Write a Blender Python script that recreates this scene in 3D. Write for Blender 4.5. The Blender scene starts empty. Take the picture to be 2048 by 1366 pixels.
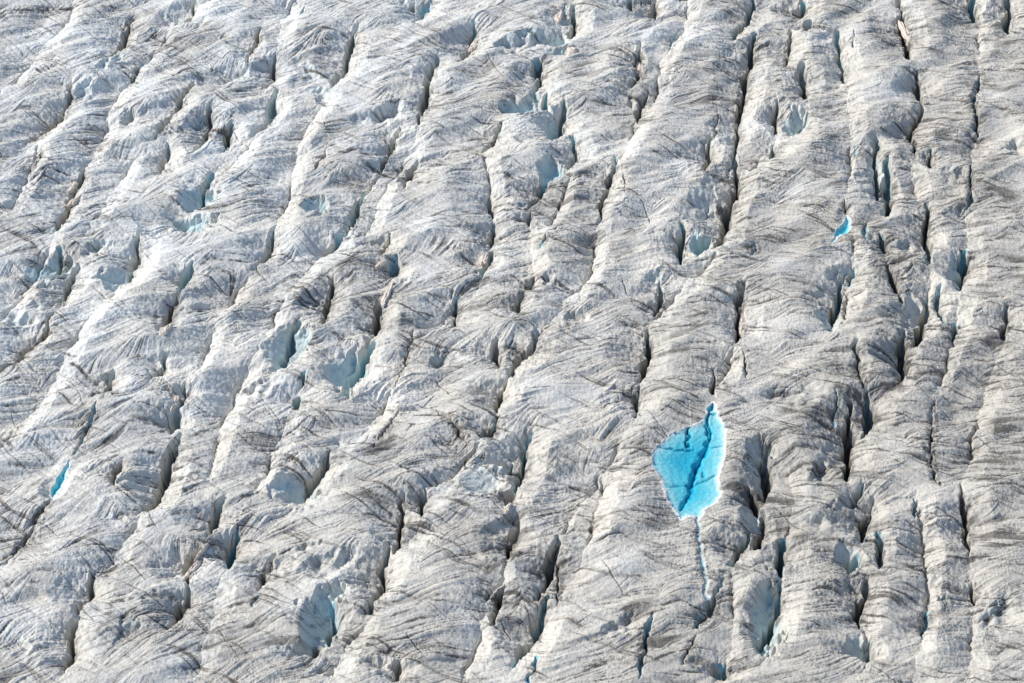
import bpy, math, numpy as np
from mathutils import Vector

# ------------------------------------------------------------------ camera
C = bpy.context.scene.collection
HCAM = 400.0; DEP = math.radians(40.0); FOVX = math.radians(22.3)
cam_d = bpy.data.cameras.new("camera"); cam = bpy.data.objects.new("camera", cam_d); C.objects.link(cam)
cam.location = (0, 0, HCAM)
cam.rotation_euler = (math.pi / 2 - DEP, 0, 0)
cam_d.sensor_width = 36.0
cam_d.lens = 18.0 / math.tan(FOVX / 2)
cam_d.clip_start = 1.0; cam_d.clip_end = 20000.0
bpy.context.scene.camera = cam

# ------------------------------------------------------------------ sky and sun
SUN_EL = math.radians(37); SUN_AZ = math.radians(-72)      # azimuth from +Y, negative = to the left
world = bpy.data.worlds.new("World"); bpy.context.scene.world = world; world.use_nodes = True
wn = world.node_tree.nodes; wl = world.node_tree.links
sky = wn.new("ShaderNodeTexSky"); sky.sky_type = 'NISHITA'; sky.sun_disc = False
sky.sun_elevation = SUN_EL; sky.sun_rotation = SUN_AZ; sky.altitude = 1500; sky.dust_density = 1.5; sky.ozone_density = 0.0
wl.new(sky.outputs[0], wn["Background"].inputs[0]); wn["Background"].inputs[1].default_value = 0.14
sd = bpy.data.lights.new("sun", 'SUN'); sd.energy = 4.1; sd.angle = math.radians(0.5); sd.color = (1.0, 0.94, 0.86)
sun = bpy.data.objects.new("sun", sd); C.objects.link(sun)
to_sun = Vector((math.sin(SUN_AZ) * math.cos(SUN_EL), math.cos(SUN_AZ) * math.cos(SUN_EL), math.sin(SUN_EL)))
sun.rotation_euler = to_sun.to_track_quat('Z', 'Y').to_euler(); sun.location = (-200, 600, 300)
vs = bpy.context.scene.view_settings
vs.view_transform = 'Standard'; vs.look = 'None'; vs.gamma = 1.0; vs.exposure = 0.10
cy = bpy.context.scene.cycles
cy.max_bounces = 8; cy.diffuse_bounces = 5; cy.glossy_bounces = 2; cy.transparent_max_bounces = 8

rng = np.random.default_rng(7)
F = np.float32

# pixel of the 2048 x 1366 photograph -> point of the ice at height z
def at(px, py, z=0.0):
    k = math.tan(FOVX / 2) / 1024.0
    u = (np.asarray(px, float) - 1024) * k; v = (683 - np.asarray(py, float)) * k
    dy = math.cos(DEP) + v * math.sin(DEP); dz = -math.sin(DEP) + v * math.cos(DEP)
    t = (z - HCAM) / dz
    return u * t, dy * t

# ------------------------------------------------------------------ grid
SX, SY = 0.14, 0.17
def grow(n, s, r):
    return np.cumsum(s * r ** np.arange(1, n + 1))
x_core = np.arange(-166, 166 + SX, SX); y_core = np.arange(345, 652, SY)
gx = grow(122, SX, 1.07); gy = grow(122, SY, 1.07)
XL = np.concatenate([x_core[0] - gx[::-1], x_core, x_core[-1] + gx])
YL = np.concatenate([y_core[0] - gy[::-1], y_core, y_core[-1] + gy])
NO = 122
nx, ny = len(XL), len(YL)
X, Y = np.meshgrid(XL.astype(F), YL.astype(F))          # shape (ny, nx)

# ------------------------------------------------------------------ noise
def _h(ix, iy, s):
    h = (ix.astype(np.uint32) * np.uint32(374761393) + iy.astype(np.uint32) * np.uint32(668265263) + np.uint32((s * 2246822519) & 0xffffffff))
    h ^= h >> np.uint32(13); h *= np.uint32(1274126177); h ^= h >> np.uint32(16)
    return h
GA = (np.arange(256) * 2 * np.pi / 256)
GCX = np.cos(GA).astype(F); GCY = np.sin(GA).astype(F)
def perlin(x, y, s=0):
    xf = np.floor(x); yf = np.floor(y)
    ix = xf.astype(np.int32); iy = yf.astype(np.int32)
    fx = (x - xf).astype(F); fy = (y - yf).astype(F)
    u = fx * fx * fx * (fx * (fx * 6 - 15) + 10); v = fy * fy * fy * (fy * (fy * 6 - 15) + 10)
    def g(dx, dy):
        k = _h(ix + dx, iy + dy, s) & np.uint32(255)
        return GCX[k] * (fx - dx) + GCY[k] * (fy - dy)
    a = g(0, 0); b = g(1, 0); c = g(0, 1); d = g(1, 1)
    a += u * (b - a); c += u * (d - c)
    return (a + v * (c - a)) * F(1.5)
def fbm(x, y, s, o=3, gain=0.5):
    r = 0; a = 1.0
    for i in range(o):
        r = r + F(a) * perlin(x * F(2 ** i) + F(17.3 * i), y * F(2 ** i) - F(9.1 * i), s + i); a *= gain
    return r
def ss(a, b, x):
    t = np.clip((x - a) / (b - a), 0, 1); return t * t * (3 - 2 * t)

# direction of the crevasses on the ice: lean to the right going away, less and less towards the right
LEAN = (0.40 - 0.0030 * (X + 20)).clip(-0.08, 0.75).astype(F) * F(0.62)      # dx per dy
ACR = X - LEAN * (Y - F(500))                    # coordinate across the crevasses
ALO = Y

# warped coordinates so that every edge is ragged
wx = fbm(X / 7, Y / 7, 11, 3); wy = fbm(X / 7 + 40, Y / 7, 15, 3)
XW = X + wx * F(.75); YW = Y + wy * F(1.3)
fw = fbm(X / 1.4, Y / 1.8, 21, 2)
XW += fw * F(0.38); YW += fbm(X / 1.2 + 30, Y / 1.3, 23, 2) * F(.35)

# ------------------------------------------------------------------ crevasses, traced on the ice
# kind depth(m) halfwidth(m) blue : points.  c crevasse (steep wall on its right), s thin crack,
# f scarp (steep on the left of the path = far side, drops towards the right-hand side)
CREV = """
c 4 .5 .2 : 397 8 383 40 353 63
c 4.5 .5 .1 : 268 42 250 86 230 117 216 128 187 132
c 3.5 .4 .5 : 290 120 265 150 257 166
c 4 .4 .1 : 150 170 143 203 127 230 83 263 50 297
s 2.5 .4 .0 : 80 293 76 335
c 4.5 .6 .3 : 388 170 367 207 343 240 323 277 300 292
c 4 .4 .0 : 527 63 517 87 500 117 497 133
c 5 .5 .2 : 557 115 547 153 530 187
c 5 .8 .7 : 555 187 547 207 555 218 540 250 507 283
c 5 .5 .3 : 427 220 423 253 410 283 393 310
c 5 .8 .6 : 467 247 460 280 450 307
c 5 .5 .8 : 337 290 333 317 328 343 313 358
c 5 .7 .1 : 180 333 163 363 143 393 135 430 118 470
c 5 .8 .9 : 432 347 410 393 383 427
c 5 .6 .6 : 716 63 703 100 690 145 664 190
s 2 .4 .0 : 653 300 623 347
s 1.2 .5 1 : 447 68 441 80
s 1.2 .6 .8 : 517 0 508 12
s 1.5 .4 .8 : 612 10 598 33
s 1.5 .4 .0 : 0 33 67 17 117 12 173 3
c 3 .5 .2 : 831 6 826 27
c 3 .9 .8 : 866 0 850 30 826 57
c 4.5 .6 .7 : 950 57 948 80 936 107 930 127 921 137
c 4.5 .6 .3 : 880 127 866 150 856 187 850 220 840 253 843 262
c 5 .5 .2 : 806 262 793 290 776 320 762 345
c 4.5 .5 .3 : 833 323 823 353 810 387
c 4 .8 .7 : 735 378 723 405 715 435 690 470
s 2 .5 1 : 1130 0 1131 32
c 6 .7 .5 : 1150 20 1150 67 1143 90
c 5 .8 .9 : 1077 127 1083 157 1078 180 1070 193
c 6 .5 .8 : 1096 197 1092 232
c 6 .7 .6 : 1133 217 1126 250 1120 283 1106 292
c 5 .6 .8 : 1146 277 1150 310 1148 330 1140 350
c 5 .5 .6 : 1006 253 990 287 970 320
c 4.5 .8 .8 : 1102 360 1080 393 1056 427
c 5.5 .5 .7 : 1235 327 1220 373 1203 417 1198 452
s 2 .3 .2 : 1250 350 1250 393
c 4.5 .6 .2 : 1286 97 1276 127 1283 160 1266 183
c 4 .5 .4 : 1296 180 1283 213 1273 260
c 4 .5 .6 : 1266 0 1265 27
c 4 .5 .2 : 1313 0 1310 20 1316 47
s 1.5 .5 .7 : 1356 50 1346 83 1330 107
c 3.5 .5 .2 : 983 390 986 432
c 4.5 .5 .4 : 1064 430 1063 458
c 4 .5 .8 : 1508 0 1508 27 1492 50 1472 67 1465 87
c 5.5 .6 .4 : 1514 70 1512 93 1495 150 1492 187 1482 227 1475 283 1472 320
c 8 1. .4 : 1472 320 1475 383 1462 420 1453 450 1446 490 1428 520
c 6 .8 .8 : 1612 10 1605 37 1592 57
c 5 .6 .6 : 1622 50 1615 80
c 4.5 .5 .1 : 1585 67 1578 110 1568 140
c 6 .9 .4 : 1612 140 1605 177 1613 213
c 5 .8 .8 : 1615 233 1598 257 1582 280
c 4.5 .6 .8 : 1677 67 1680 110 1688 143 1695 173
s 3 .4 .9 : 1708 63 1705 97
c 6 .7 .1 : 1802 7 1802 50 1818 93 1818 133
c 4 .4 .3 : 1838 153 1842 187 1845 217
c 5 .7 .4 : 1845 217 1828 260 1822 283 1832 317
c 4.5 .5 .9 : 1858 310 1857 347
c 6 .7 .9 : 1952 0 1945 30 1955 47
c 6 .7 .6 : 2018 10 2018 53 2013 80
s 5 .7 1 : 1960 148 1952 173 1950 200 1950 243 1953 276
s 4.5 .6 1 : 1943 327 1940 360 1942 400 1935 423
c 6 .6 .7 : 1753 293 1753 360 1758 393 1748 413
c 6 .9 .9 : 1772 327 1782 377 1777 440
c 7 .6 .6 : 1852 413 1855 455 1856 495 1862 542
c 5 .5 .2 : 1552 213 1555 275
c 4.5 .5 .8 : 1547 287 1548 313 1542 327
c 5 .6 .1 : 1425 280 1418 333 1410 352
s 1.8 .3 .3 : 1438 207 1435 240 1425 283
s 2 .4 .8 : 1715 287 1712 310
s 2.5 .4 .3 : 1690 398 1694 432
s 2 .7 1 : 1731 436 1728 478
c 4.5 .7 .8 : 127 508 123 538 103 568
c 5 .5 .3 : 160 538 150 568 128 600 100 622
c 5.5 .6 .3 : 290 475 280 508 275 538 257 565 233 585
c 5.5 .7 .2 : 103 635 97 668 73 692 43 718 20 742 -10 765
c 4.5 .6 .5 : 553 462 550 488 533 522 507 545
c 4 .8 .8 : 387 538 380 568 363 592
c 5 .7 .2 : 363 592 347 622 337 655 323 682
c 4.5 .6 .4 : 337 710 330 745 300 778
c 5 .5 .2 : 660 558 663 588 657 632 650 662
c 6 .8 .8 : 600 655 587 688 567 735 553 755
c 4.5 .7 .8 : 690 470 657 502 630 522
s 3 .5 .9 : 613 748 600 775
c 3.5 .6 .9 : 603 795 590 825
c 4.5 .6 .3 : 230 742 217 782 193 804
s 2 .4 .8 : 193 804 187 825 173 855 147 902 143 912
s 1.8 .35 0 : 110 993 97 1010 67 1053 43 1087 0 1130
c 4.5 .7 .6 : 373 782 363 822
c 6 .8 .3 : 363 822 353 848 347 880
c 6.5 .8 .3 : 367 885 353 910 343 935 333 970 317 1010 300 1033 277 1050
s 2 .35 0 : 50 835 33 865 0 887
c 8 1. .9 : 753 702 726 742 710 772 695 808
c 5.5 .6 .5 : 995 450 983 482 976 498
c 4.5 .8 .8 : 985 498 976 532 964 560
c 4.5 .5 .1 : 778 478 773 492 763 520
c 5 .7 .9 : 793 518 786 548 773 572
c 5.5 .7 .2 : 763 605 763 642 750 675 733 697
c 5 .5 .8 : 923 592 913 605 913 642 906 665
c 5.5 .8 .8 : 1068 563 1056 588 1044 602
c 5.5 .6 .6 : 1043 602 1041 622 1038 645
c 5 .6 .4 : 1080 665 1073 692 1056 718 1030 742 1016 772
c 6 .6 .1 : 1016 772 1000 808 996 842
c 4.5 .9 .9 : 993 845 984 864 960 888
c 5.5 .5 .1 : 993 688 1000 718 991 745
c 4 .5 .5 : 1323 562 1321 605 1308 638
c 6 .6 .2 : 1299 665 1293 735 1283 778
c 5 .5 .5 : 1283 778 1278 815 1270 848
c 6 .8 .8 : 1366 452 1368 500 1360 545
c 5 1. .8 : 1420 470 1412 495 1395 518
s 2 .35 0 : 826 662 816 705 800 738 786 768
s 1.6 .3 0 : 863 805 896 838 946 892
c 6 .8 .9 : 1066 872 1052 902 1049 937 1030 983
c 6 .7 .1 : 1030 983 1013 1022
c 5.5 .6 .8 : 1026 915 1021 945
c 5.5 .6 .1 : 1038 1037 1030 1083 1014 1130
s 1.2 .8 .9 : 1096 460 1088 478 1074 508
s 1.4 .3 0 : 796 812 763 872 750 902
c 5 .6 .1 : 1488 578 1482 615 1480 655 1478 688 1470 703
s 2 .35 0 : 1490 703 1492 755
s 1.2 .4 .8 : 1510 484 1504 512
c 6.5 .9 1 : 1931 507 1928 545 1921 592
c 4.5 .5 .8 : 1878 575 1880 615 1890 654
c 3.5 .6 1 : 1705 533 1705 570
c 6 .8 .8 : 1690 545 1685 602 1672 628 1657 670
c 5 .5 .7 : 1768 480 1772 522
c 5 .5 .2 : 1775 540 1795 575 1802 610
c 8 .8 .5 : 1858 598 1847 642 1845 675 1832 708
c 7.5 1. .5 : 1805 672 1808 722 1814 752 1795 777
c 4 .5 .6 : 1713 688 1713 738 1728 788
c 6 .7 .9 : 1736 790 1742 825 1741 850 1730 884
s 3 .5 1 : 1670 782 1675 815 1665 848
c 8 .9 .1 : 1703 815 1702 872 1699 930 1694 989
s 2 .35 .1 : 1868 788 1865 855 1858 910 1866 950 1876 970 1912 965
c 4.5 .5 0 : 1928 977 1932 1037 1938 1083 1938 1125
c 4 .5 .1 : 1945 1160 1951 1210
c 4 .5 .3 : 2012 613 2013 655 2008 690
c 3 .6 .8 : 1915 642 1910 675
c 3.5 .4 .1 : 1428 735 1428 806
c 6.5 1. .4 : 1536 905 1538 960 1528 1003
c 6.5 .8 .5 : 1526 1030 1528 1070 1516 1110
c 5 .7 .1 : 1500 985 1515 1010 1520 1030
c 6 .6 .9 : 1500 1067 1488 1093 1475 1123 1462 1148
c 3.5 .5 1 : 1445 1165 1425 1203 1405 1247 1395 1270
s 2 .35 .2 : 1395 1270 1365 1330
s .7 .6 1 : 1393 1033 1398 1077 1405 1117 1412 1157 1407 1185
c 5.5 .7 .9 : 1575 1078 1568 1127 1565 1170
c 6.5 .8 .8 : 1563 1175 1556 1215 1538 1270 1518 1315
c 7 .8 .5 : 1745 1017 1735 1060 1725 1103
c 5 1. .9 : 1714 1115 1710 1140 1702 1163
c 4.5 .5 .7 : 1765 1073 1762 1110 1760 1142
c 6 .7 .3 : 1738 1170 1735 1190 1725 1227 1718 1263
c 6 .9 .5 : 1742 1285 1738 1310 1730 1343
c 4 .8 .9 : 1725 977 1715 997 1702 1018
s 3 .5 1 : 1860 1205 1854 1230 1844 1265
s 2.5 .4 .8 : 1895 1180 1888 1212
s 2.5 .4 .7 : 1834 995 1832 1035
c 5 .8 1 : 1450 1330 1447 1370
c 4.5 .5 0 : 806 990 803 1050 800 1097 793 1119
c 4 .5 .6 : 850 975 846 1045
c 7 .7 .5 : 778 1103 770 1150 763 1193 740 1240
c 6 .8 .5 : 1115 1085 1110 1137 1096 1170 1070 1207
c 6.5 1. .8 : 1100 1203 1080 1250 1056 1303 1030 1346
s 3.5 .6 1 : 1080 1308 1070 1335 1058 1366
c 4 .5 .1 : 1012 1165 1004 1200 990 1257
s 4 .6 1 : 1303 1222 1296 1273 1286 1320 1275 1358
c 4.5 .5 0 : 797 1330 790 1370
s 2.5 .3 0 : 1116 1080 1120 1150 1117 1205
c 7 1. .5 : 667 913 653 947 627 977 605 1003 580 1022
c 5 .6 .5 : 450 1008 433 1033 427 1063 410 1090
c 5.5 .6 .1 : 398 1105 377 1147 380 1177
c 6 .7 .2 : 380 1177 377 1207 363 1233 340 1263
s 2.5 .5 .2 : 410 1033 395 1055 380 1070
c 5 .7 1 : 481 1060 470 1100 456 1143
c 4 .4 .1 : 550 1115 533 1150 520 1187
s 2 .5 1 : 520 1187 508 1200 500 1215
c 5.5 .6 .2 : 193 1155 177 1203 160 1240
c 5 .6 .1 : 160 1240 150 1277 143 1323 133 1366
c 7 .9 .8 : 673 1208 668 1267 653 1308
c 6 .7 .1 : 630 1285 638 1325
s 1.4 .4 .9 : 1408 1190 1404 1215 1396 1240
s 1.6 .4 1 : 190 815 185 840 180 852
s 1.2 .35 .9 : 152 890 146 905
s 1.4 .35 .9 : 1098 1196 1090 1215
c 4 .4 .1 : 243 935 236 960 230 985
v 3 0 0 : 330 90 270 140 232 190 205 260 180 333
v 3 0 0 : 497 133 450 160 388 170
v 3 0 0 : 135 430 100 500 60 570 0 640
v 3 0 0 : 300 292 250 330 215 400 160 500
v 3.4 0 0 : 507 283 470 320 432 347
v 3.4 0 0 : 383 427 340 460 290 475
v 3.4 0 0 : 233 585 160 650 120 740 50 835 0 900
v 3.4 0 0 : 664 190 610 250 590 330 553 462
v 3.4 0 0 : 507 545 450 600 420 680 373 782
v 3.4 0 0 : 762 345 700 420 690 470
v 3.4 0 0 : 630 522 560 600 530 680 480 760 440 850 420 950
v 3.2 0 0 : 843 262 800 330 760 400 730 470
v 3 0 0 : 970 320 983 390 993 455
v 3 0 0 : 966 558 940 590 870 640 826 662
v 3.4 0 0 : 1056 427 1064 460 1068 563
v 3.4 0 0 : 1203 417 1190 480 1180 560 1120 620 1080 665
v 3 0 0 : 1266 183 1273 260 1240 327
v 3.4 0 0 : 1140 350 1100 450
v 3 0 0 : 1418 333 1425 420 1370 440
v 3.4 0 0 : 1428 520 1360 580 1310 640
v 3 0 0 : 1273 845 1200 940 1160 1000 1115 1085
v 3.4 0 0 : 786 768 740 850 700 880 667 913
v 3.4 0 0 : 1013 1022 1038 1037
v 3 0 0 : 1014 1130 980 1180 960 1260 930 1366
v 3 0 0 : 960 888 900 950 850 975
v 3 0 0 : 846 1045 800 1097
v 3 0 0 : 740 1237 690 1290 660 1366
v 3 0 0 : 450 1140 420 1240 390 1366
v 3.4 0 0 : 277 1050 230 1110 193 1155
v 3 0 0 : 1470 703 1440 760 1428 806
v 3 0 0 : 1555 275 1500 340
v 3 0 0 : 1694 173 1700 240 1705 320 1690 400
v 3.4 0 0 : 1708 480 1700 560 1690 640
v 3.4 0 0 : 1822 317 1830 380 1852 413
v 3.4 0 0 : 1862 542 1858 598
v 3.4 0 0 : 1832 708 1795 777 1740 815
v 3.4 0 0 : 1694 989 1745 1020
v 3 0 0 : 1702 1163 1742 1285
v 3 0 0 : 1921 592 1915 642 1890 740 1868 788
v 3 0 0 : 1935 423 1931 507
v 2.6 0 0 : 1960 20 1960 148
v 3 0 0 : 1953 276 1943 327
v 3 0 0 : 2008 690 1960 800 1928 977
v 3 0 0 : 1938 1125 1951 1210 1940 1366
v 3 0 0 : 1575 920 1590 1000 1575 1078
v 3 0 0 : 1462 1148 1470 1250 1450 1330
v 3 0 0 : 1212 900 1200 1000 1180 1100 1120 1200
v 3 0 0 : 1838 1000 1850 1100 1860 1205 1830 1366
v 3 0 0 : 0 440 60 360 76 290
v 3 0 0 : 0 200 60 130 130 50 150 0
v 3 0 0 : 345 62 300 110 268 150
v 2.6 0 0 : 590 0 560 60 557 115
v 3 0 0 : 600 780 570 850 540 930 500 1000
v 3 0 0 : 1380 0 1370 60 1330 107 1310 180 1300 240
f 3 1.3 .5 : 352 256 383 250 417 224
f 3 1.5 .2 : 683 240 743 228 800 208 833 222
f 2.5 2 .2 : 595 103 630 140 662 168
f 3.4 2 .4 : 960 118 1005 95 1050 72 1110 74 1140 84
f 3 1.6 .5 : 330 432 365 436 418 430
f 3 2 .2 : 1070 585 1080 560 1100 548
f 1.6 2 .1 : 1498 788 1560 778 1655 762
f 3 1.6 .3 : 530 1012 560 985 610 965 650 930
f 2.5 2 .3 : 905 1002 940 975 985 935 1022 905
f 3 2 .2 : 590 1240 615 1205 650 1192
f 2 1.5 .1 : 1183 1285 1250 1230 1303 1212
f 2 1.2 .1 : 1880 335 1920 345 1960 365
f 3 2 .3 : 180 150 225 118 258 100
f 2.6 2 .2 : 225 232 260 222 290 235
f 2.6 2 .2 : 120 205 160 180 200 150
f 2.6 2 .2 : 430 45 330 28 300 20
f 2.4 2 .3 : 60 470 100 455 130 440
f 2.6 2 .3 : 150 510 200 490 250 500
f 2.6 2 .2 : 610 640 570 665 530 700
f 2.6 2 .2 : 560 600 640 585 690 610
f 2.8 2 .1 : 430 780 520 760 600 765
f 2.8 2 .2 : 850 740 880 700 930 705
f 2.2 2 .1 : 1080 640 1140 620 1200 640
f 2.6 2 .1 : 1440 1080 1500 1050
f 2.8 2 .2 : 1280 560 1330 540
f 2.6 2 .1 : 560 1170 600 1130 680 1100 760 1100
f 2.6 2 .3 : 225 1240 250 1235 300 1260
f 2.4 2 .1 : 1570 1060 1640 1030 1720 1040
f 2.6 2 .1 : 1600 1000 1640 900 1650 850
f 2 2 .2 : 2048 1140 1960 1240 1900 1300
f 2.4 2 .1 : 1640 560 1660 530 1700 520
f 2.4 2 .3 : 1770 500 1800 480 1840 470
f 2.2 2 .2 : 1990 300 2040 280
f 2.4 2 .2 : 700 330 740 320 790 330
f 2.4 2 .3 : 1000 420 1040 400 1080 400
f 2.4 2 .3 : 590 190 640 175 700 200
f 1.6 1 .0 : 460 1143 500 1127 550 1110 583 1100 680 1077
f 1.6 1 .0 : 0 1258 67 1288 123 1312
f 2 1.5 .1 : 640 880 700 870
f 2 1.5 .1 : 60 590 100 600 150 560
f 2.5 1.5 .2 : 0 620 50 625 95 640
"""
BOWL = """
1053 222 46 30 5 .8
1106 262 18 28 5 .7
1100 345 24 30 3.5 .9
1105 92 34 20 4.5 .6
392 398 34 26 4 .8
378 452 44 18 3.5 .8
95 545 34 26 3.5 .7
238 560 32 22 3.5 .6
692 745 34 34 5.5 .8
580 700 34 40 4 .7
590 988 32 20 4 .6
642 1245 36 48 5 .7
1532 1250 24 62 5.5 .8
1592 250 26 26 4 .7
1400 490 22 28 4 .8
1128 110 34 10 2.5 .9
1500 1030 20 24 4 .4
1716 1300 22 22 4 .6
632 415 26 22 3 .7
1410 395 28 30 3 .3
1912 550 14 34 3.5 .7
960 955 34 30 2.5 .4
1518 930 22 40 3.5 .4
1750 345 18 40 3 .4
1825 610 18 30 2.5 .2
1655 640 22 26 3 .4
1800 730 20 34 3.5 .3
1690 1115 22 26 2.5 .3
"""
D = np.zeros_like(X); BL = np.zeros_like(X); NEAR = np.full_like(X, 99.0); SMO = np.zeros_like(X)

lowv = fbm(X / 14 + 9, Y / 17, 25, 2); brk = fbm(X / 4 + 3, Y / 5.5, 27, 2)
def window(x0, x1, y0, y1):
    i0, i1 = np.searchsorted(XL, [x0, x1]); j0, j1 = np.searchsorted(YL, [y0, y1])
    return slice(max(j0, 0), min(j1 + 1, ny)), slice(max(i0, 0), min(i1 + 1, nx))
def polydist(P, xw, yw):
    """signed distance (positive to the right of the path seen from above) and the fraction along it"""
    seg = np.hypot(*(P[1:] - P[:-1]).T); cum = np.concatenate([[0], np.cumsum(seg)]); L = cum[-1]
    best = np.full(xw.shape, 1e9, F); sg = np.ones(xw.shape, F); tt = np.zeros(xw.shape, F)
    for k in range(len(P) - 1):
        a = P[k]; e = (P[k + 1] - a)
        qx = xw - F(a[0]); qy = yw - F(a[1])
        t = np.clip((qx * F(e[0]) + qy * F(e[1])) / F(max(1e-6, (e ** 2).sum())), 0, 1)
        dx = qx - t * F(e[0]); dy = qy - t * F(e[1]); d2 = dx * dx + dy * dy
        m = d2 < best
        best = np.where(m, d2, best)
        sg = np.where(m, np.sign(qx * F(e[1]) - qy * F(e[0])), sg)
        tt = np.where(m, F(cum[k]) + t * F(seg[k]), tt)
    return np.sqrt(best), sg, tt, L

def resample(P, step=1.5):
    # smooth the corners a little (Chaikin)
    for _ in range(2):
        if len(P) < 3: break
        Q = [P[0]]
        for a, b in zip(P[:-1], P[1:]): Q += [a * .75 + b * .25, a * .25 + b * .75]
        Q.append(P[-1]); P = np.array(Q)
    return P

def feature(kind, dep, w, blue, P, fine=True):
    global D, BL
    P = resample(P)
    R = 13
    s = window(P[:, 0].min() - R, P[:, 0].max() + R, P[:, 1].min() - R, P[:, 1].max() + R)
    if s[0].stop - s[0].start < 2 or s[1].stop - s[1].start < 2: return
    xw = XW[s]; yw = YW[s]
    ad, sg, t, L = polydist(P, xw, yw)
    if kind in 'cv':
        if P[0, 1] < P[-1, 1]: sg = -sg
        # sg now: path runs towards the camera; right of path = left in the picture
        right = sg < 0
    if kind == 's': right = sg < 0
    e = np.minimum(t, L - t); T = np.clip(e / F(min(6.0, L * 0.4)), 0.0, 1) ** .6
    wv = F(w) * (0.55 + 0.45 * T) * (0.76 + 0.85 * brk[s] + .15 * wx[s]).clip(.14, 1.4)
    if kind == 'c':
        T2 = ss(0, 1, e / F(min(14.0, L * 0.45))) * F(.8) + F(.2)
        dg = F(0.68 * dep) * T2 * np.where(e <= 0, 0.999, 1); ds = F(1.1 * dep) * T * (0.85 + 0.6 * brk[s]).clip(.35, 1.1)
        dg = dg * np.where(e <= 0, ss(5, 0, ad), 1)
        g = np.where(right, 0.66 * np.clip(1 - ad / F(5.5), 0, 1) ** 1.05 + 0.12 * np.clip(1 - ad / F(1.2), 0, 1), np.clip(1 - ad / (F(5.5 + dep * 0.8) * (.5 + .5 * T2)), 0, 1) ** 1.25)
        ws = np.where(right, 0.7 * wv + .1, 2.1 * wv + .35)
        slot = 1 - ss(0.25, 1.1, ad / ws)
        d = dg * g + ds * slot
        b = F(blue) * np.maximum(ss(0.08, .6, slot), 0) * np.where(T > 0.05, 1, 0)
    elif kind == 'v':
        T = ss(0, 1, np.clip(e / F(L * 0.3) + .35, 0, 1)) * np.where(e <= 0, ss(4, 0, ad), 1)
        d = F(dep * .62) * T * np.where(right, .85 * np.clip(1 - ad / F(4), 0, 1) ** 1.05, np.clip(1 - ad / F(11), 0, 1) ** 1.2) * 1.15
        d = d * (0.95 + 0.5 * lowv[s]).clip(.4, 1.3)
        d = d + F(.35 * dep) * T * (1 - ss(.1, .8, ad)) * ss(-.1, .35, lowv[s])
        b = d * 0
    elif kind == 's':
        if blue >= .8: dep = dep * .55
        slot = 1 - ss(0.2, 1.15, ad / wv)
        d = F(dep) * slot * T + F(0.22 * dep) * T * np.clip(1 - ad / 2.2, 0, 1) ** 2
        b = F(blue) * slot ** .5 * (T > 0.05)
    else:  # scarp: path left to right in the picture, drop on the near side
        near_side = (sg > 0) if P[-1, 0] > P[0, 0] else (sg < 0)
        near = np.where(near_side, ad, -ad)
        T = ss(0, 1, np.clip(e / F(L * 0.45), 0, 1))
        d = F(dep * 1.15) * T * (.8 + .8 * brk[s]).clip(.2, 1.4) * ss(-0.3, w, near) * np.clip(1 - near / F(10.5), 0, 1) ** 1.5
        end = ss(9, 2, np.maximum(0, ad - 2) * (e <= 0))
        d = d * np.where(e <= 0, 0, 1)
        b = F(blue) * T * ss(-0.4, 0.3, near) * ss(4.5, 1.5, near) * 0.8
    cur = D[s]
    D[s] = np.where(d > 0, np.maximum(cur, d) + 0.28 * np.minimum(np.maximum(cur, 0), d), cur)
    BL[s] = np.maximum(BL[s], b)
    if kind in 'cs': NEAR[s] = np.minimum(NEAR[s], ad + (1 - T) * 3)

def parse(line):
    h, p = line.split(':'); h = h.split(); p = np.array([float(q) for q in p.split()]).reshape(-1, 2)
    return h[0], float(h[1]), float(h[2]), float(h[3]), p
feats = [parse(l) for l in CREV.strip().splitlines()]
for order in 'vfcs':
    for k, dep, w, bl, p in feats:
        if k != order: continue
        z = {'v': -1.0, 'c': -0.45 * dep, 's': 0.0, 'f': -0.5 * dep}[k]
        px, py = at(p[:, 0], p[:, 1], z)
        feature(k, dep, w, bl, np.stack([px, py], 1))

# the same pattern goes on beyond what the photograph shows
for i in range(420):
    x0 = rng.uniform(-330, 330); y0 = rng.uniform(240, 860)
    L = rng.uniform(14, 55); dep = rng.uniform(3, 6.5)
    ln = float(np.clip(0.40 - 0.003 * (x0 + 20), -0.08, 0.75)) * 0.62
    n = 6; tt = np.linspace(0, 1, n)
    px = x0 + ln * L * tt + np.cumsum(rng.normal(0, 0.7, n)); py = y0 + L * tt
    half = py * 0.0 + (py / math.cos(DEP)) * 0.205 * 0.80
    # keep clear of the area of the photograph
    inside = (np.abs(px) < np.hypot(py, HCAM) * math.tan(FOVX / 2) * 1.02 + 3) & (py > 362) & (py < 640)
    if inside.any(): continue
    feature('c', dep, rng.uniform(.4, .9), rng.choice([0, .2, .5, .8]), np.stack([px, py], 1)[::-1])

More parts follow.
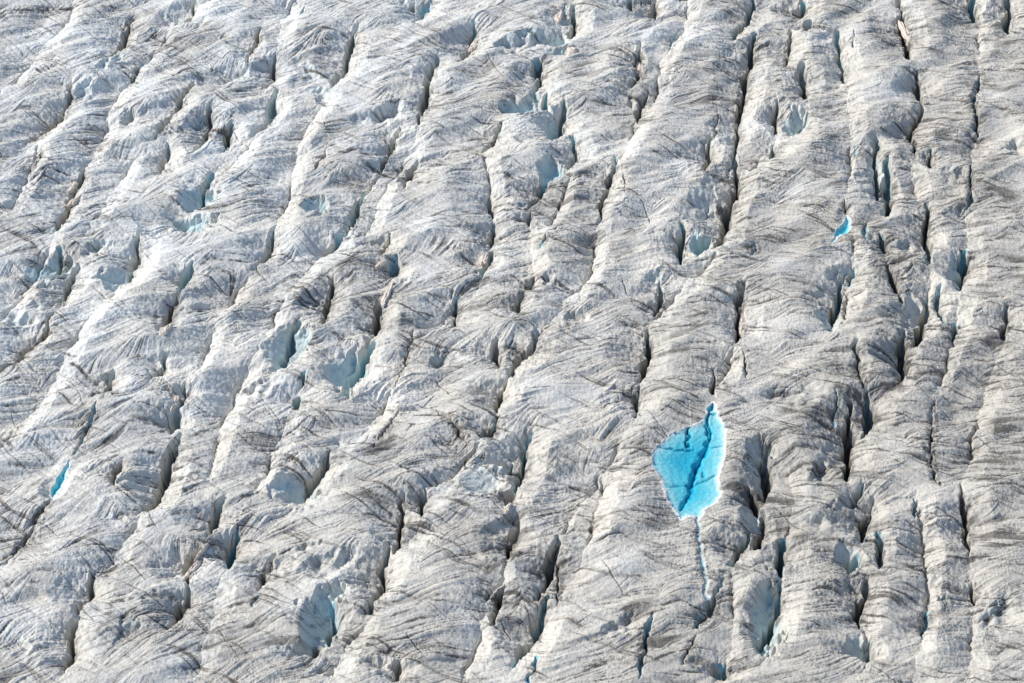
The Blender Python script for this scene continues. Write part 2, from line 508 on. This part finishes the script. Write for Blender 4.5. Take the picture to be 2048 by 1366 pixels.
# hollows melted out beside the crevasses
for l in BOWL.strip().splitlines():
    cx, cy, rx, ry, dep, bl = map(float, l.split())
    wxc, wyc = at(cx, cy, -dep * .5); sc = 0.12
    rx *= 1.15; ry *= 1.05; dep *= 1.15
    a = rx * sc; b = ry * sc / math.sin(DEP)
    s = window(wxc - 3 * a, wxc + 3 * a, wyc - 2.5 * b, wyc + 2.5 * b)
    ln = LEAN[s]
    qy = (YW[s] - F(wyc)); qx = (XW[s] - F(wxc)) - ln * qy
    u_ = np.abs(qx / F(a) + .25 * brk[s]) + .35 * np.abs(qy / F(b)); v_ = np.abs(qy / F(b) + .3 * qx / F(a)) 
    r = np.maximum(np.sqrt((qx / F(a)) ** 2 + (qy / F(b)) ** 2) * .92, .62 * (u_ + v_)) * (1 + .35 * brk[s] + .12 * fw[s])
    # floor lies near the right rim; the far rim is the sharpest
    d = F(dep) * np.clip(1 - r ** 2, 0, 1) ** 0.8 * (0.75 + 0.35 * np.clip(qx / F(a), -1, 1))
    D[s] = np.maximum(D[s], d) + 0.35 * np.minimum(np.maximum(D[s], 0), d)
    BL[s] = np.maximum(BL[s], F(bl) * ss(1.02, .6, r) * 0.8)
    SMO[s] = np.maximum(SMO[s], .7 * ss(1.0, .6, r))

# ------------------------------------------------------------------ broad shape of the ice
core = ss(0, 40, 200 - np.abs(X)) * ss(0, 60, Y - 300) * ss(0, 60, 720 - Y)
far = np.maximum(0, np.hypot(X, Y - 500) - 260)
fade = np.exp(-far / 500).astype(F)
Z = 0.8 * fbm(ACR / 18, ALO / 44, 31, 2) + 1.6 * fbm(ACR / 34 + 3, ALO / 19 - ACR / 30, 37, 3, .42)
hum = fbm(ACR / 24, ALO / 8 - ACR / 17, 43, 2, .35)
Z += 0.4 * (1 - 2 * np.sqrt(hum * hum + .006))        # creased hummocks lying across the ridges
Z += 0.10 * fbm(ACR / 7, ALO / 3.0 - ACR / 7, 47, 2)
Z *= (0.4 + 0.6 * fade)
Z += far * 0.004 * fbm(X / 300, Y / 300, 5, 3)
Z = Z - D

# ------------------------------------------------------------------ pools of meltwater
POOLS = [  # name, level, depth, outline in the photograph
 ("pool", -0.5, 1.25, [(1428,806),(1436,822),(1440,838),(1448,850),(1449,880),(1447,915),(1440,945),(1436,962),(1442,985),(1434,1002),(1420,1012),(1408,1018),(1400,1034),(1388,1034),(1374,1033),(1362,1038),(1352,1022),(1338,1004),(1330,985),(1326,965),(1312,944),(1303,928),(1302,908),(1312,898),(1330,878),(1350,864),(1374,856),(1398,846),(1412,836),(1418,815)]),
 ("small", -0.7, 1.3, [(1693,432),(1700,440),(1701,456),(1694,466),(1683,468),(1672,476),(1664,488),(1659,486),(1668,474),(1670,464),(1674,456),(1684,450),(1690,444)]),
 ("slit", -1.0, 1.9, [(142,916),(138,932),(132,948),(124,966),(114,985),(106,997),(103,990),(104,974),(112,958),(122,946),(130,934),(137,920)]),
]
def inpoly(P, x, y):
    c = np.zeros(x.shape, bool)
    for k in range(len(P)):
        (x0, y0), (x1, y1) = P[k], P[k - 1]
        m = ((y0 > y) != (y1 > y)) & (x < (x1 - x0) * (y - y0) / (y1 - y0 + 1e-9) + x0)
        c ^= m
    return c
PM = np.zeros_like(X); RIM = np.zeros_like(X); PCRK = np.zeros_like(X)
POOLP = []
for name, lev, dep, pts in POOLS:
    p = np.array(pts, float); a, b = at(p[:, 0], p[:, 1], lev); P = np.stack([a, b], 1); POOLP.append(P)
    s = window(P[:, 0].min() - 9, P[:, 0].max() + 9, P[:, 1].min() - 9, P[:, 1].max() + 9)
    xr = X[s] + fw[s] * F(.35) + wx[s] * F(.3); yr = Y[s] + F(.35) * wy[s]
    ins = inpoly(P, xr, yr)
    ad, _, _, _ = polydist(np.vstack([P, P[:1]]), xr, yr)
    sd_ = np.where(ins, ad, -ad)
    big = name == "pool"
    bed = lev - F(dep) * (ss(-.2, 1.0 if big else .8, sd_) * 0.16 + 0.84 * np.clip(sd_ / (8.5 if big else 1.8), 0, 1) ** .85) * (1 + .10 * wx[s]) + 0.07 * fbm(X[s] / 1.0, Y[s] / .8, 61, 3) * ss(0, 1, sd_)
    out = F(lev) + 0.05 + np.clip(-sd_, 0, 9) * 0.06
    if big: # upstream and right banks stand a little higher
        out += np.clip(-sd_, 0, 6) * 0.06 * (X[s] > P[:, 0].mean())
    base = Z[s]
    # near the shore the ice falls gently to the water
    k = ss(7.0 if big else 3.0, 0.6, -sd_)
    z = np.where(ins, bed, base * (1 - k) + np.maximum(out + 0.25 * (base - base.mean()) * ss(0, 3, -sd_), F(lev) + .06) * k)
    Z[s] = z
    PM[s] = np.maximum(PM[s], np.where(ins, 1, 0)); BL[s] = np.where(sd_ > -2, BL[s] * 0.3 * ss(-.5, -2.5, sd_), BL[s])
    RIM[s] = np.maximum(RIM[s], np.exp(-((sd_ + .22) / (.16 + .1 * brk[s]).clip(.07, 1)) ** 2) * (.75 + .6 * fw[s]).clip(.2, 1) * (.35 + .65 * (xr > P[:, 0].mean() - (6 if big else 0) + .3 * (yr - P[:, 1].mean())))); SMO[s] = np.maximum(SMO[s], ss(-.6, .3, sd_) * .7)
# cracks in the bed of the large pool
for dep, w, p in [(1.2,.5,[1427,810,1424,828,1416,838,1414,856,1411,880,1410,897,1404,915]), (.7,.3,[1420,862,1418,880,1411,900]), (1.0,1.0,[1407,905,1399,925,1390,945]), (1.5,.9,[1396,932,1388,950,1378,966,1376,984]), (.8,.5,[1406,910,1396,930,1386,955,1378,978]),
               (1.0,.7,[1388,992,1379,1008,1370,1022,1361,1036]), (.8,.9,[1378,980,1386,990,1388,996]),
               (1.5,.4,[1380,848,1382,866,1381,880,1377,892,1379,902]), (1.0,.28,[1296,902,1320,906,1345,904,1362,908,1374,905,1388,908]), (.28,.35,[1336,986,1356,980,1374,980,1400,975,1436,962]),
               (.5,.25,[1415,905,1430,903,1448,904]), (.4,.25,[1333,876,1352,878,1372,880]), (.4,.3,[1404,950,1405,968]), (.6,.25,[1419,862,1416,888,1412,902]), (.5,.4,[1408,842,1425,840,1440,838])]:
    p = np.array(p, float).reshape(-1, 2); a, b = at(p[:, 0], p[:, 1], -2.6); P = resample(np.stack([a, b], 1))
    s = window(P[:, 0].min() - 3, P[:, 0].max() + 3, P[:, 1].min() - 3, P[:, 1].max() + 3)
    ad, _, t, L = polydist(P, X[s] + fw[s] * F(.5) + wx[s] * F(.9), Y[s] + fw[s] * F(.3) + wy[s] * F(.6))
    q = np.exp(-(ad / w / (.8 + .5 * brk[s]).clip(.35, 1.4)) ** 2 * 1.3) * ss(-.3, 1.2, np.minimum(t, L - t)) * PM[s]
    Z[s] -= F(dep) * q; PCRK[s] = np.maximum(PCRK[s], q * (w < .5))

# the shallow channel that drains the large pool
p = np.array([1397, 1030, 1393, 1042, 1398, 1058, 1395, 1076, 1402, 1092, 1400, 1108, 1408, 1124, 1407, 1142, 1413, 1160, 1407, 1178, 1412, 1192, 1424, 1206], float).reshape(-1, 2)
a, b = at(p[:, 0], p[:, 1], -.7); P = resample(np.stack([a, b], 1))
s = window(P[:, 0].min() - 5, P[:, 0].max() + 5, P[:, 1].min() - 5, P[:, 1].max() + 5)
ad, sg_, t_, L_ = polydist(P, X[s] + fw[s] * F(.25) + wx[s] * F(.3), Y[s])
zl = (F(-.35) - F(.9) * t_ / F(L_))
k = ss(4.5, .9, ad) * (1 - PM[s]) * ss(0, 2, L_ - t_ + 0.01)
Z[s] = Z[s] * (1 - k) + (zl + .12 * ad) * k - .25 * (1 - ss(.15, .55, ad)) * k
BL[s] = np.where(PM[s] > 0, BL[s], np.maximum(BL[s] * (1 - .8 * k), (1 - ss(.2, .7, ad)) * .8 * k))
RIM[s] = np.maximum(RIM[s], np.exp(-((ad - .5) / .17) ** 2) * k * np.where(sg_ < 0, .6, .15) * (.6 + brk[s]).clip(.1, 1))
D[s] *= (1 - k)

# ------------------------------------------------------------------ runnels: noise drawn out down the slope
cs = (slice(NO, NO + len(y_core)), slice(NO, NO + len(x_core)))
def blur(a, n):
    for ax in (0, 1):
        for _ in range(3):
            c = np.cumsum(np.pad(a, [(n + 1, n) if q == ax else (0, 0) for q in (0, 1)], mode='edge'), axis=ax, dtype=np.float64)
            lo = [slice(None)] * 2; hi = [slice(None)] * 2; lo[ax] = slice(0, -(2 * n + 1)); hi[ax] = slice(2 * n + 1, None)
            a = ((c[tuple(hi)] - c[tuple(lo)]) / (2 * n + 1)).astype(F)
    return a
zc = Z[cs]
zb = blur(zc, 13)
gy_, gx_ = np.gradient(zb, SY, SX)
# pull towards the cross direction (the layering of the ice) where the slope is faint
Lc = LEAN[cs]; cxn = np.ones_like(Lc); cyn = (0.24 + 1.25 * Lc).clip(.18, .85) + .25 * wx[cs]
dxv = -gx_; dyv = -gy_
sgn = np.where(dxv * cxn + dyv * cyn < 0, -1, 1)
dxv = sgn * dxv + cxn * 0.23; dyv = sgn * dyv + cyn * 0.23
nrm = np.hypot(dxv, dyv) + 1e-6
ui = (dxv / nrm * (0.16 / SX)).astype(F); vj = (dyv / nrm * (0.16 / SY)).astype(F)
hh, ww = zc.shape
n1 = rng.standard_normal((hh, ww)).astype(F)
n2 = blur(rng.standard_normal((hh, ww)).astype(F), 1); n2 /= n2.std()
n3 = blur(rng.standard_normal((hh, ww)).astype(F), 3); n3 /= n3.std()
def lic(noises, steps):
    acc = [n.copy() for n in noises]
    JJ, II = np.meshgrid(np.arange(hh, dtype=F), np.arange(ww, dtype=F), indexing='ij')
    tot = 1.0
    for sg_ in (1, -1):
        pj = JJ.copy(); pi_ = II.copy()
        idx = (JJ * ww + II).astype(np.int32).ravel(); u = ui.ravel()[idx] * sg_; v = vj.ravel()[idx] * sg_
        pj = pj.ravel(); pi_ = pi_.ravel()
        for k in range(steps):
            pi_ = pi_ + u; pj = pj + v
            idx = np.clip(pj + .5, 0, hh - 1).astype(np.int32) * ww + np.clip(pi_ + .5, 0, ww - 1).astype(np.int32)
            nu = ui.ravel()[idx]; nv = vj.ravel()[idx]
            fl = np.where(nu * u + nv * v < 0, F(-1), F(1)); u = nu * fl; v = nv * fl
            wgt = F(1 - k / steps); 
            if sg_ == 1: tot += float(wgt) * 2
            for a, n in zip(acc, noises): a += (n.ravel()[idx] * wgt).reshape(hh, ww)
    return [a / a.std() for a in acc]
L1, L2, L3 = lic([n1, n2, n3], 34)
dx2 = sgn * -gx_ * .8 + .45; dy2 = sgn * -gy_ * .8 - .45 * (0.35 + 1.5 * Lc).clip(.2, 1.1) + .25 * wx[cs]
nrm = np.hypot(dx2, dy2) + 1e-6
ui = (dx2 / nrm * (0.16 / SX)).astype(F); vj = (dy2 / nrm * (0.16 / SY)).astype(F)
M1, M2 = lic([n1[::-1].copy(), n2[:, ::-1].copy()], 60)
Ml = .6 * M1 + .8 * M2
pm = ss(-.25, .7, fbm(X[cs] / 9, Y[cs] / 12, 111, 2))
long_lines = ss(.8, 1.9, -Ml) * (.3 + .7 * pm)

edge = np.minimum(np.minimum(np.arange(ww)[None, :], ww - 1 - np.arange(ww)[None, :]), np.minimum(np.arange(hh)[:, None], hh - 1 - np.arange(hh)[:, None]))
edge = np.clip(edge / 60.0, 0, 1).astype(F)
inw = 1 - PM[cs] * 0.7
smo = 1 - 0.75 * SMO[cs]
vary = (0.75 + 0.6 * fbm(X[cs] / 15, Y[cs] / 15, 71, 2)).clip(.25, 1.4)
run = (0.055 * L1 + 0.085 * L2 + 0.085 * L3) * vary
Z[cs] += (run - .16 * long_lines + .035 * M2) * edge * inw * smo
grit = fbm(X[cs] / 1.1, Y[cs] / .8, 81, 3, .6)
grit2 = perlin(X[cs] / .47, Y[cs] / .55, 85) + .6 * rng.standard_normal(zc.shape).astype(F) * .35
Z[cs] += grit2 * .045 * edge * inw * smo * (.4 + .8 * vary)
Z[cs] += grit * (0.07 + 0.12 * ss(2.6, .8, NEAR[cs])* (1 - .6 * BL[cs])) * edge * inw * smo

# fine straight cracks that cut across the ridges
CR = np.zeros_like(X)
for i in range(170):
    px = rng.uniform(-60, 2100); py = rng.uniform(-60, 1430)
    L = rng.uniform(4, 17)
    ang = math.radians(rng.choice([-58, -62, -40, 10, 20]) + rng.normal(0, 9)) if px < 1100 else math.radians(rng.choice([-25, 8, 14, -60]) + rng.normal(0, 9))
    a, b = at(px, py, 0)
    n = 5; t = np.linspace(0, 1, n)
    P = np.stack([a + math.cos(ang) * L * t + np.cumsum(rng.normal(0, .15, n)), b + math.sin(ang) * L * t + np.cumsum(rng.normal(0, .15, n))], 1)
    s = window(P[:, 0].min() - 1, P[:, 0].max() + 1, P[:, 1].min() - 1, P[:, 1].max() + 1)
    ad, _, t_, LL = polydist(P, X[s] + fw[s] * F(.18), Y[s] + wy[s] * F(.2))
    wd = rng.uniform(.09, .2)
    q = (1 - ss(.3, 1.3, ad / wd)) * ss(0, .25, np.minimum(t_, LL - t_) / LL) * (1 - PM[s])
    CR[s] = np.maximum(CR[s], q * rng.uniform(.3, .9))
Z -= CR * 0.3

# ------------------------------------------------------------------ what lies on and in the ice
dirt = np.zeros_like(X)
lowd = fbm(X / 26 + 5, Y / 30, 91, 3)
tr = (0.5 + X / 240 - (Y - 480) / 420).clip(0, 1)        # dirtier to the lower right
streak = ss(.6, 1.8, -(0.72 * L1 + 0.7 * L2)) * 0.9 * (0.55 + 1.2 * perlin(X[cs] / 1.6, Y[cs] / 1.3, 77)).clip(.1, 1.2) + ss(.6, 2.2, -L3) * 0.25
dens = (0.75 + 1.0 * lowd[cs] + .35 * vary).clip(.25, 1.5)
dirt[cs] = np.maximum(streak * dens, long_lines * .95) * edge
film = (0.16 + 0.26 * lowd + 0.30 * tr).clip(0, .6)
for q in '''1640 780 110 60 .5;1500 1010 60 100 .45;850 1000 90 50 .3;960 1090 80 60 .3;620 1120 90 40 .3;260 1200 110 70 .3;1770 560 60 90 .4;1900 760 90 70 .3;1650 890 60 70 .4;720 640 80 60 .35;1430 770 60 40 .3;1970 340 70 60 .35;320 620 60 50 .3;200 860 90 60 .2;1600 1040 110 30 .35;1700 1180 60 120 .25;1280 880 70 25 .4;500 760 70 50 .25;1740 700 60 60 .3;2000 880 60 60 .3;1600 480 90 60 .2;1250 600 60 40 .25;640 100 50 60 .25;300 80 110 40 .2;1480 430 40 60 .3;1120 1120 60 70 .25;430 1290 60 60 .25;1850 240 90 110 .2;900 720 70 60 .2'''.split(';'):
    a_, b_, c_, d_, e_ = map(float, q.split()); x_, y_ = at(a_, b_)
    film = film + F(e_) * np.exp(-((X - F(x_)) / F(c_ * .12)) ** 2 - ((Y - F(y_)) / F(d_ * .19)) ** 2) * (0.75 + .7 * wx + .5 * fw)
film = film.clip(0, .85)
dirt[cs] *= (0.7 + 1.2 * film[cs])
dirt = dirt + film * 0.55
foot = ss(2.2, .3, NEAR) * (0.5 + 0.8 * fbm(X / 1.1, Y / 1.6, 95, 2)).clip(0, 1)
dirt = dirt + 0.62 * foot * (1 - BL.clip(0, 1))
dirt = dirt + CR * 0.75
dirt = dirt * (1 - 0.75 * SMO) * (1 - 0.8 * RIM)
dirt = np.where(PM > 0, np.maximum(0.1 * streak.mean(), 0) + PCRK * .8, dirt).clip(0, 1)
warm = (0.22 + 0.9 * tr + 0.5 * fbm(X / 12, Y / 14, 97, 3) + .35 * ss(6, 1, NEAR) * (1 - BL)).clip(0, 1)
BL = (BL * (0.9 + 0.3 * wx)).clip(0, 1) * (1 - PM)

# ------------------------------------------------------------------ mesh of the glacier
def grid_mesh(name, X, Y, Z, attrs):
    h, w = X.shape
    me = bpy.data.meshes.new(name)
    co = np.stack([X, Y, Z], -1).reshape(-1, 3).astype(np.float32)
    idx = np.arange(h * w, dtype=np.int32).reshape(h, w)
    q = np.stack([idx[:-1, :-1], idx[:-1, 1:], idx[1:, 1:], idx[1:, :-1]], -1).reshape(-1)
    nf = (h - 1) * (w - 1)
    me.vertices.add(len(co)); me.vertices.foreach_set("co", co.ravel())
    me.loops.add(nf * 4); me.loops.foreach_set("vertex_index", q)
    me.polygons.add(nf); me.polygons.foreach_set("loop_start", np.arange(0, nf * 4, 4, dtype=np.int32))
    me.update(calc_edges=True)
    me.shade_smooth()
    for k, v in attrs.items():
        a = me.attributes.new(k, 'FLOAT', 'POINT'); a.data.foreach_set("value", np.ascontiguousarray(v, dtype=np.float32).ravel())
    o = bpy.data.objects.new(name, me); C.objects.link(o); return o
glacier = grid_mesh("glacier", X, Y, Z, dict(dirt=dirt, blue=BL, warm=warm, rim=np.maximum(RIM, .6 * PM)))
glacier["kind"] = "structure"

# ------------------------------------------------------------------ materials
def mat(name):
    m = bpy.data.materials.new(name); m.use_nodes = True
    nt = m.node_tree; nt.nodes.clear(); return m, nt
def N(nt, t, **kw):
    n = nt.nodes.new(t)
    for k, v in kw.items(): setattr(n, k, v)
    return n
def mixc(nt, f, a, b):
    n = N(nt, "ShaderNodeMix", data_type='RGBA')
    for i, v in ((0, f), (6, a), (7, b)):
        if isinstance(v, bpy.types.NodeSocket): nt.links.new(v, n.inputs[i])
        else: n.inputs[i].default_value = v if i == 0 else (*v, 1)
    return n.outputs[2]
def mth(nt, op, a, b=0.0, clamp=False):
    n = N(nt, "ShaderNodeMath", operation=op, use_clamp=clamp)
    for i, v in enumerate((a, b)):
        if isinstance(v, bpy.types.NodeSocket): nt.links.new(v, n.inputs[i])
        else: n.inputs[i].default_value = v
    return n.outputs[0]
def tex(nt, vec, scale, detail=4, rough=.6, dist=0):
    n = N(nt, "ShaderNodeTexNoise"); nt.links.new(vec, n.inputs["Vector"])
    n.inputs["Scale"].default_value = scale; n.inputs["Detail"].default_value = detail
    n.inputs["Roughness"].default_value = rough; n.inputs["Distortion"].default_value = dist
    return n.outputs["Fac"]
def attr(nt, name):
    n = N(nt, "ShaderNodeAttribute", attribute_name=name); return n.outputs["Fac"]

gm, nt = mat("glacier_ice")
out = N(nt, "ShaderNodeOutputMaterial"); bs = N(nt, "ShaderNodeBsdfPrincipled")
nt.links.new(bs.outputs[0], out.inputs[0])
pos = N(nt, "ShaderNodeNewGeometry").outputs["Position"]
f1 = tex(nt, pos, 2.2, 5, .65); f2 = tex(nt, pos, .35, 4, .6); f3 = tex(nt, pos, 5.0, 3, .7)
base = mixc(nt, attr(nt, "warm"), (.775, .795, .77), (.76, .725, .64))
base = mixc(nt, mth(nt, 'MULTIPLY', mth(nt, 'SUBTRACT', f2, .45, True), 1.2), base, (.60, .59, .57))
blue = mth(nt, 'MULTIPLY', attr(nt, "blue"), mth(nt, 'ADD', mth(nt, 'MULTIPLY', f1, .8), .6), True)
base = mixc(nt, blue, base, (.42, .66, .72))
base = mixc(nt, mth(nt, "MULTIPLY", mth(nt, "SUBTRACT", attr(nt, "blue"), .68, True), 2.2, True), base, (.19, .56, .70))
spk = mth(nt, 'MULTIPLY', mth(nt, 'SUBTRACT', f3, .50, True), 2.2)
dirtf = mth(nt, 'ADD', attr(nt, "dirt"), mth(nt, 'MULTIPLY', spk, mth(nt, 'ADD', mth(nt, 'MULTIPLY', attr(nt, "dirt"), 1.2), .06)), True)
base = mixc(nt, dirtf, base, (.14, .13, .115))
base = mixc(nt, mth(nt, 'MULTIPLY', attr(nt, "rim"), .9), base, (.90, .91, .91))
nt.links.new(base, bs.inputs["Base Color"])
bs.inputs["Roughness"].default_value = .65
bs.inputs["Specular IOR Level"].default_value = .25
bp = N(nt, "ShaderNodeBump"); bp.inputs["Strength"].default_value = .6; bp.inputs["Distance"].default_value = .09
nt.links.new(mth(nt, 'ADD', f1, mth(nt, 'MULTIPLY', f3, .5)), bp.inputs["Height"]); nt.links.new(bp.outputs[0], bs.inputs["Normal"])
glacier.data.materials.append(gm)

wm, nt = mat("meltwater")
out = N(nt, "ShaderNodeOutputMaterial")
tr_ = N(nt, "ShaderNodeBsdfTransparent"); gl = N(nt, "ShaderNodeBsdfGlossy"); gl.inputs["Roughness"].default_value = .12
fr = N(nt, "ShaderNodeFresnel"); fr.inputs["IOR"].default_value = 1.33
geo = N(nt, "ShaderNodeNewGeometry")
fac = mth(nt, "MULTIPLY", fr.outputs[0], mth(nt, "SUBTRACT", 1.0, geo.outputs["Backfacing"]))
mx = N(nt, "ShaderNodeMixShader"); nt.links.new(fac, mx.inputs[0]); nt.links.new(tr_.outputs[0], mx.inputs[1]); nt.links.new(gl.outputs[0], mx.inputs[2])
nt.links.new(mx.outputs[0], out.inputs["Surface"])
pos = N(nt, "ShaderNodeNewGeometry").outputs["Position"]
bp = N(nt, "ShaderNodeBump"); bp.inputs["Strength"].default_value = .3; bp.inputs["Distance"].default_value = .03
nt.links.new(tex(nt, pos, 2.5, 3), bp.inputs["Height"]); nt.links.new(bp.outputs[0], gl.inputs["Normal"])
ab = N(nt, "ShaderNodeVolumeAbsorption"); ab.inputs["Color"].default_value = (0.0, .80, .92, 1); ab.inputs["Density"].default_value = .85
nt.links.new(ab.outputs[0], out.inputs["Volume"])

import bmesh
def water(name, P, lev, depth):
    c = P.mean(0); Q = []
    n = len(P)
    for i in range(n):          # push the outline a little into the banks
        e = P[(i + 1) % n] - P[i - 1]; nrm = np.array([e[1], -e[0]]) / (np.hypot(*e) + 1e-9)
        if not hasattr(water, 's'): water.s = 1
        Q.append((P[i], nrm))
    area = sum(P[i - 1][0] * P[i][1] - P[i][0] * P[i - 1][1] for i in range(n))
    sg = 1 if area > 0 else -1
    pts = [p + nv * sg * 0.75 for p, nv in Q]
    if sg < 0: pts = pts[::-1]
    bm = bmesh.new()
    top = [bm.verts.new((p[0], p[1], lev)) for p in pts]; bot = [bm.verts.new((p[0], p[1], lev - depth)) for p in pts]
    bm.faces.new(top); bm.faces.new(bot[::-1])
    for i in range(n): bm.faces.new((top[i - 1], bot[i - 1], bot[i], top[i]))
    bmesh.ops.recalc_face_normals(bm, faces=bm.faces)
    me = bpy.data.meshes.new(name); bm.to_mesh(me); bm.free(); me.materials.append(wm)
    o = bpy.data.objects.new(name, me); C.objects.link(o); o["kind"] = "structure"; return o
for (name, lev, dep, pts), P, lab in zip(POOLS, POOLP, (
        "large leaf-shaped turquoise meltwater pool with dark cracks in its bed",
        "small bright blue meltwater puddle in the upper right of the glacier",
        "narrow slit of turquoise meltwater at the left edge of the glacier")):
    w = water("pool_water", P, lev, dep + 2.4); w["label"] = lab; w["category"] = "pool"

# ------------------------------------------------------------------ remnants of old tan snow wedged in the crevasses
sm, nt = mat("old_snow")
out = N(nt, "ShaderNodeOutputMaterial"); bs = N(nt, "ShaderNodeBsdfPrincipled"); nt.links.new(bs.outputs[0], out.inputs[0])
pos = N(nt, "ShaderNodeNewGeometry").outputs["Position"]
f = tex(nt, pos, 1.3, 5, .65); g = tex(nt, pos, 4.5, 4, .7)
c = mixc(nt, f, (.76, .67, .57), (.64, .56, .48)); c = mixc(nt, mth(nt, 'MULTIPLY', mth(nt, 'SUBTRACT', g, .56, True), 4), c, (.36, .30, .24))
nt.links.new(c, bs.inputs["Base Color"]); bs.inputs["Roughness"].default_value = .9
bp = N(nt, "ShaderNodeBump"); bp.inputs["Strength"].default_value = .7; bp.inputs["Distance"].default_value = .15
nt.links.new(g, bp.inputs["Height"]); nt.links.new(bp.outputs[0], bs.inputs["Normal"])
def zat(x, y):
    i = min(max(np.searchsorted(XL, x), 1), nx - 1); j = min(max(np.searchsorted(YL, y), 1), ny - 1); return float(Z[j, i])
def snow_block(px, py, wpx, hpx, tilt, label, seed):
    x, y = at(px, py, -1.5); sc = .12 * math.hypot(math.hypot(x, y), HCAM) / 622
    a = wpx * sc / 2; b = hpx * sc / math.sin(DEP) / 2
    bm = bmesh.new(); bmesh.ops.create_icosphere(bm, subdivisions=5, radius=1)
    r = np.random.default_rng(seed); ph = r.uniform(0, 6.28, 8)
    V = np.array([v.co[:] for v in bm.verts], F)
    th = np.arctan2(V[:, 1], V[:, 0])
    k = 1 + .16 * np.sin(2 * th + ph[0]) + .12 * np.sin(3 * th + ph[1]) + .07 * np.sin(5 * th + ph[2]) + .05 * np.sin(9 * th + ph[3])
    n = perlin(V[:, 0] * 2.1 + seed * 7.1, V[:, 1] * 2.1 + V[:, 2] * 1.7, seed) + .4 * perlin(V[:, 0] * 5.1 + seed, V[:, 1] * 5.1 + V[:, 2] * 4, seed + 3)
    X_ = V[:, 0] * k * a; Y_ = V[:, 1] * k * b; Z_ = np.sign(V[:, 2]) * np.abs(V[:, 2]) ** .6 * .6 + n * .24 + .2 * V[:, 0]
    ta = math.radians(tilt); ct, st = math.cos(ta), math.sin(ta)
    X2 = X_ * ct + Y_ * st; Y2 = -X_ * st + Y_ * ct
    for v, p in zip(bm.verts, zip(X2, Y2, Z_)): v.co = p
    me = bpy.data.meshes.new("snow_block"); bm.to_mesh(me); bm.free(); me.shade_smooth(); me.materials.append(sm)
    o = bpy.data.objects.new("snow_block", me); C.objects.link(o)
    zz = -1.5
    for _ in range(3):
        x, y = at(px, py, zz)
        zs = sorted(zat(x + dx * a * .6, y + dy * b * .5) for dx in (-2, -1, 0, 1, 2) for dy in (-2, -1, 0, 1, 2))
        zz = zs[15]
    x, y = at(px, py, zz); o.location = (x, y, zz)
    o["label"] = label; o["category"] = "snow block"; o["group"] = "blocks of tan old snow wedged in the crevasses"
SB = [
 (774, 590, 15, 44, 12, "long tan slab of old snow below a small dark blue crevasse, left of centre"),
 (763, 527, 14, 18, 30, "small rounded tan snow lump just up from the long tan slab left of centre"),
 (968, 518, 14, 28, 8, "brownish tan snow lump in the crevasse above the picture's middle"),
 (947, 93, 14, 28, 20, "tan snow wedge above a pale blue ice channel, top centre"),
 (1117, 35, 18, 20, 10, "round tan snow lump left of the bright blue crack at the top edge"),
 (1143, 103, 24, 18, 25, "broad beige snow lump beside the dark blue hollow at top centre"),
 (1277, 138, 10, 34, -5, "slim pinkish tan snow strip in a crevasse right of top centre"),
 (1809, 64, 15, 42, -8, "long ragged cream snow strip near the top of the right-hand side"),
 (1482, 652, 10, 44, 4, "narrow pinkish tan snow strip far above the large turquoise pool"),
 (145, 374, 17, 22, 20, "rounded tan snow lump in the crevasse at upper left"),
 (150, 402, 16, 24, 30, "flat tan snow piece directly below the rounded one at upper left"),
 (349, 806, 12, 34, 8, "tan crumbly snow strip in the left crevasse above the dark gap"),
 (345, 838, 14, 14, 0, "small tan snow lump at the foot of the crumbly strip in the left crevasse"),
 (385, 1140, 14, 40, 25, "tan snow slab in the lower left crevasse beside the blue slot"),
 (404, 1103, 9, 30, 25, "thin tan snow trail above the slab in the lower left crevasse"),
 (1015, 1018, 14, 18, 20, "pinkish brown snow lump at the foot of the blue crevasse, lower middle"),
 (334, 660, 12, 26, 20, "greyish tan snow wedge in the crevasse at middle left"),
]
for i, b in enumerate(SB): snow_block(*b, seed=100 + i)
